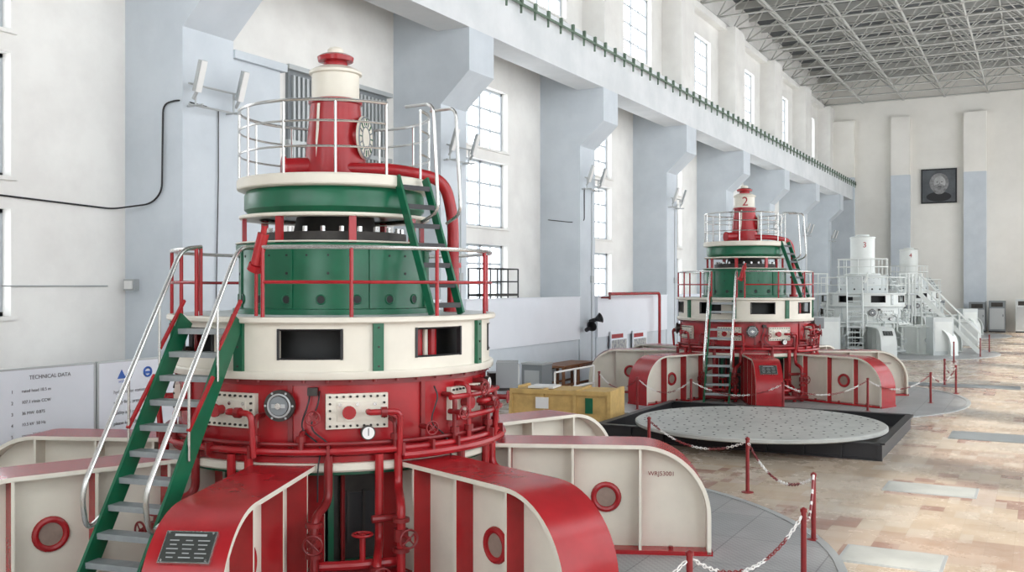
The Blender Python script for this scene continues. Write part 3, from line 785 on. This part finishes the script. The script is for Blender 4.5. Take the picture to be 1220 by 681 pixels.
mb = MB(); mb.box2((-14.2, 12.08, 3.0), (-13.95, 12.2, 3.2), LAMPG); mb.box2((-14.17, 12.06, 3.03), (-13.98, 12.08, 3.17), GAUGEW); mb.build('switch_box', smooth=False)
for (y, z, r) in ((28.75, 1.75, 50), (29.25, 2.0, 90)):
    mb = MB(); mb.lathe([(0.02, -.15), (.05, 0), (.16, .2), (.17, .2)], BLACK, 16); mb.cyl((0, 0, -.2), (0, 0, 0), .07, BLACK, 12)
    o = mb.build('loudspeaker_horn', loc=(-12.65, y, z)); o.rotation_euler = (math.radians(70), 0, math.radians(r))

root = empty('framed_portrait', (-6.4, YF-.005, 10.05)); mb = MB()
mb.box2((-1.15, -.14, -1.2), (1.15, 0, 1.2), BLACK); mb.box2((-1.05, -.15, -1.1), (1.05, -.13, 1.1), mat('photo_ground', (.10, .11, .12), .5, 0, .3, 1.5))
mb.M = Matrix.Translation((0, -.155, .10)) @ Matrix.Rotation(math.radians(90), 4, 'X')
FACE = mat('photo_grey', (.50, .50, .50), .6, 0, .35, 2)
HAIR = mat('photo_hair_grey', (.30, .30, .30), .6, 0, .5, 5)
def blob(cx, cy, rx, ry, m, z=0.0):
    n = 28; mb.add([(cx+rx*math.cos(2*math.pi*i/n), cy+ry*math.sin(2*math.pi*i/n), z) for i in range(n)], [tuple(range(n))], m)
blob(0, -.85, .80, .34, BLACK, .001); blob(.02, .1, .62, .68, HAIR, .002); blob(.05, .12, .38, .46, FACE, .003); blob(0.03, -.32, .42, .36, HAIR, .004)
blob(-.10, .16, .06, .025, BLACK, .005); blob(.19, .16, .06, .025, BLACK, .005); blob(.05, .02, .05, .12, HAIR, .005); blob(.05, -.15, .13, .025, BLACK, .006)
mb.build('picture', root, smooth=False)

root = empty('plywood_crate', (-9.5, 20.5, 0), math.radians(8)); mb = MB()
mb.box2((-1.2, -.6, .1), (1.1, .6, .74), CRATE)
for x in (-1.2, -.45, .3, 1.08): mb.box2((x-.04, -.64, .08), (x+.04, .64, .78), CRATE)
for z in (.14, .72): mb.box2((-1.24, -.65, z-.05), (1.12, -.6, z+.05), CRATE)
for x in (-1, 0, .8): mb.box2((x-.06, -.6, 0), (x+.06, .6, .1), WOOD)
mb.box2((-.9, -.3, .76), (-.3, .3, .80), GAUGEW); mb.box2((.55, -.655, .28), (.72, -.64, .62), GREEN); mb.box2((-.6, -.655, .35), (-.3, -.64, .6), GAUGEW)
mb.build('crate_body', root, smooth=False)
root = empty('wooden_bench', (-12.2, 26.2, 0)); mb = MB()
mb.box2((-.4, -1.1, .78), (.4, 1.1, .84), WOOD)
for x in (-.33, .33):
    for y in (-1, 0, 1): mb.box2((x-.035, y-.035, 0), (x+.035, y+.035, .78), WOOD)
    mb.box2((x-.02, -1, .25), (x+.02, 1, .31), WOOD); mb.box2((x-.02, -1, .68), (x+.02, 1, .76), WOOD)
mb.build('bench_body', root, smooth=False)
mb = MB(); mb.box2((-.3, -.3, 0), (.3, .3, 1.0), GREYB); mb.box2((-.32, -.32, 1.0), (.32, .32, 1.05), LAMPG); mb.box2((-.22, -.31, .3), (.22, -.30, .85), LAMPG)
mb.build('electrical_cabinet', smooth=False, loc=(-11.9, 23.6, 0))
mb = MB()
for y in (0, 1.2, 2.4): mb.cyl((0, y, 0), (0, y, .95), .025, CHW, 8)
for z in (.5, .95): mb.cyl((0, 0, z), (0, 2.4, z), .025, CHW, 8)
mb.build('white_guard_rail', loc=(-10.6, 22.0, 0))
for (x, y, w, h) in ((-3.9, 73.6, 1.0, 2.0), (-2.7, 73.6, 1.0, 2.1), (-1.0, 73.6, 1.2, 2.2)):
    mb = MB(); mb.box2((-w/2, -.35, .1), (w/2, .35, h), GREYB if w < 1.1 else GW2); mb.box2((-w/2, -.36, 0), (w/2, .36, .1), BLACK); mb.box2((-w/2+.06, -.37, .2), (w/2-.06, -.35, h-.5), LAMPG)
    mb.box2((-w/2+.15, -.372, h-.4), (w/2-.15, -.35, h-.12), DGREY); mb.box2((w/2-.16, -.39, h*.5), (w/2-.12, -.37, h*.5+.15), BLACK)
    mb.build('control_cabinet', smooth=False, loc=(x, y, 0))
mb = MB(); mb.box2((0.0, YF-.09, 0), (1.8, YF-.01, 2.4), WOOD); mb.box2((.08, YF-.11, .05), (.86, YF-.07, 2.3), DRED); mb.box2((.94, YF-.11, .05), (1.72, YF-.07, 2.3), DRED); mb.build('door_1', smooth=False)
for (x, y) in ((-3.6, 59.5), (-3.4, 57.0), (-11.3, 40.0)):
    mb = MB(); mb.ext([(-.45, 0), (.45, 0), (.45, .8), (.1, 1.15), (-.45, 1.2)], 1, -.9, .9, GW2); mb.box2((-.5, -.95, 1.2), (.0, .95, 1.24), GW); mb.build('control_desk', smooth=False, loc=(x, y, 0))

# ---------------------------------------------------------------- light
w = bpy.data.worlds.new('world'); sc.world = w; w.use_nodes = True
bg = w.node_tree.nodes['Background']; bg.inputs['Color'].default_value = (0.92, 0.955, 1.0, 1); bg.inputs['Strength'].default_value = 4.3
s = bpy.data.lights.new('sun', 'SUN'); s.energy = 5.0; s.angle = math.radians(3.0); s.color = (1, .93, .83)
so = bpy.data.objects.new('sun', s); sc.collection.objects.link(so)
so.rotation_euler = Vector((-.50, .30, -.80)).to_track_quat('-Z', 'Y').to_euler()

cam = bpy.data.cameras.new('camera'); co = bpy.data.objects.new('camera', cam); sc.collection.objects.link(co)
co.location = (0, 0, 3.08); co.rotation_euler = (math.radians(90), 0, TH)
cam.sensor_width = 36; cam.lens = 36*1180/1220; cam.clip_end = 500
sc.camera = co
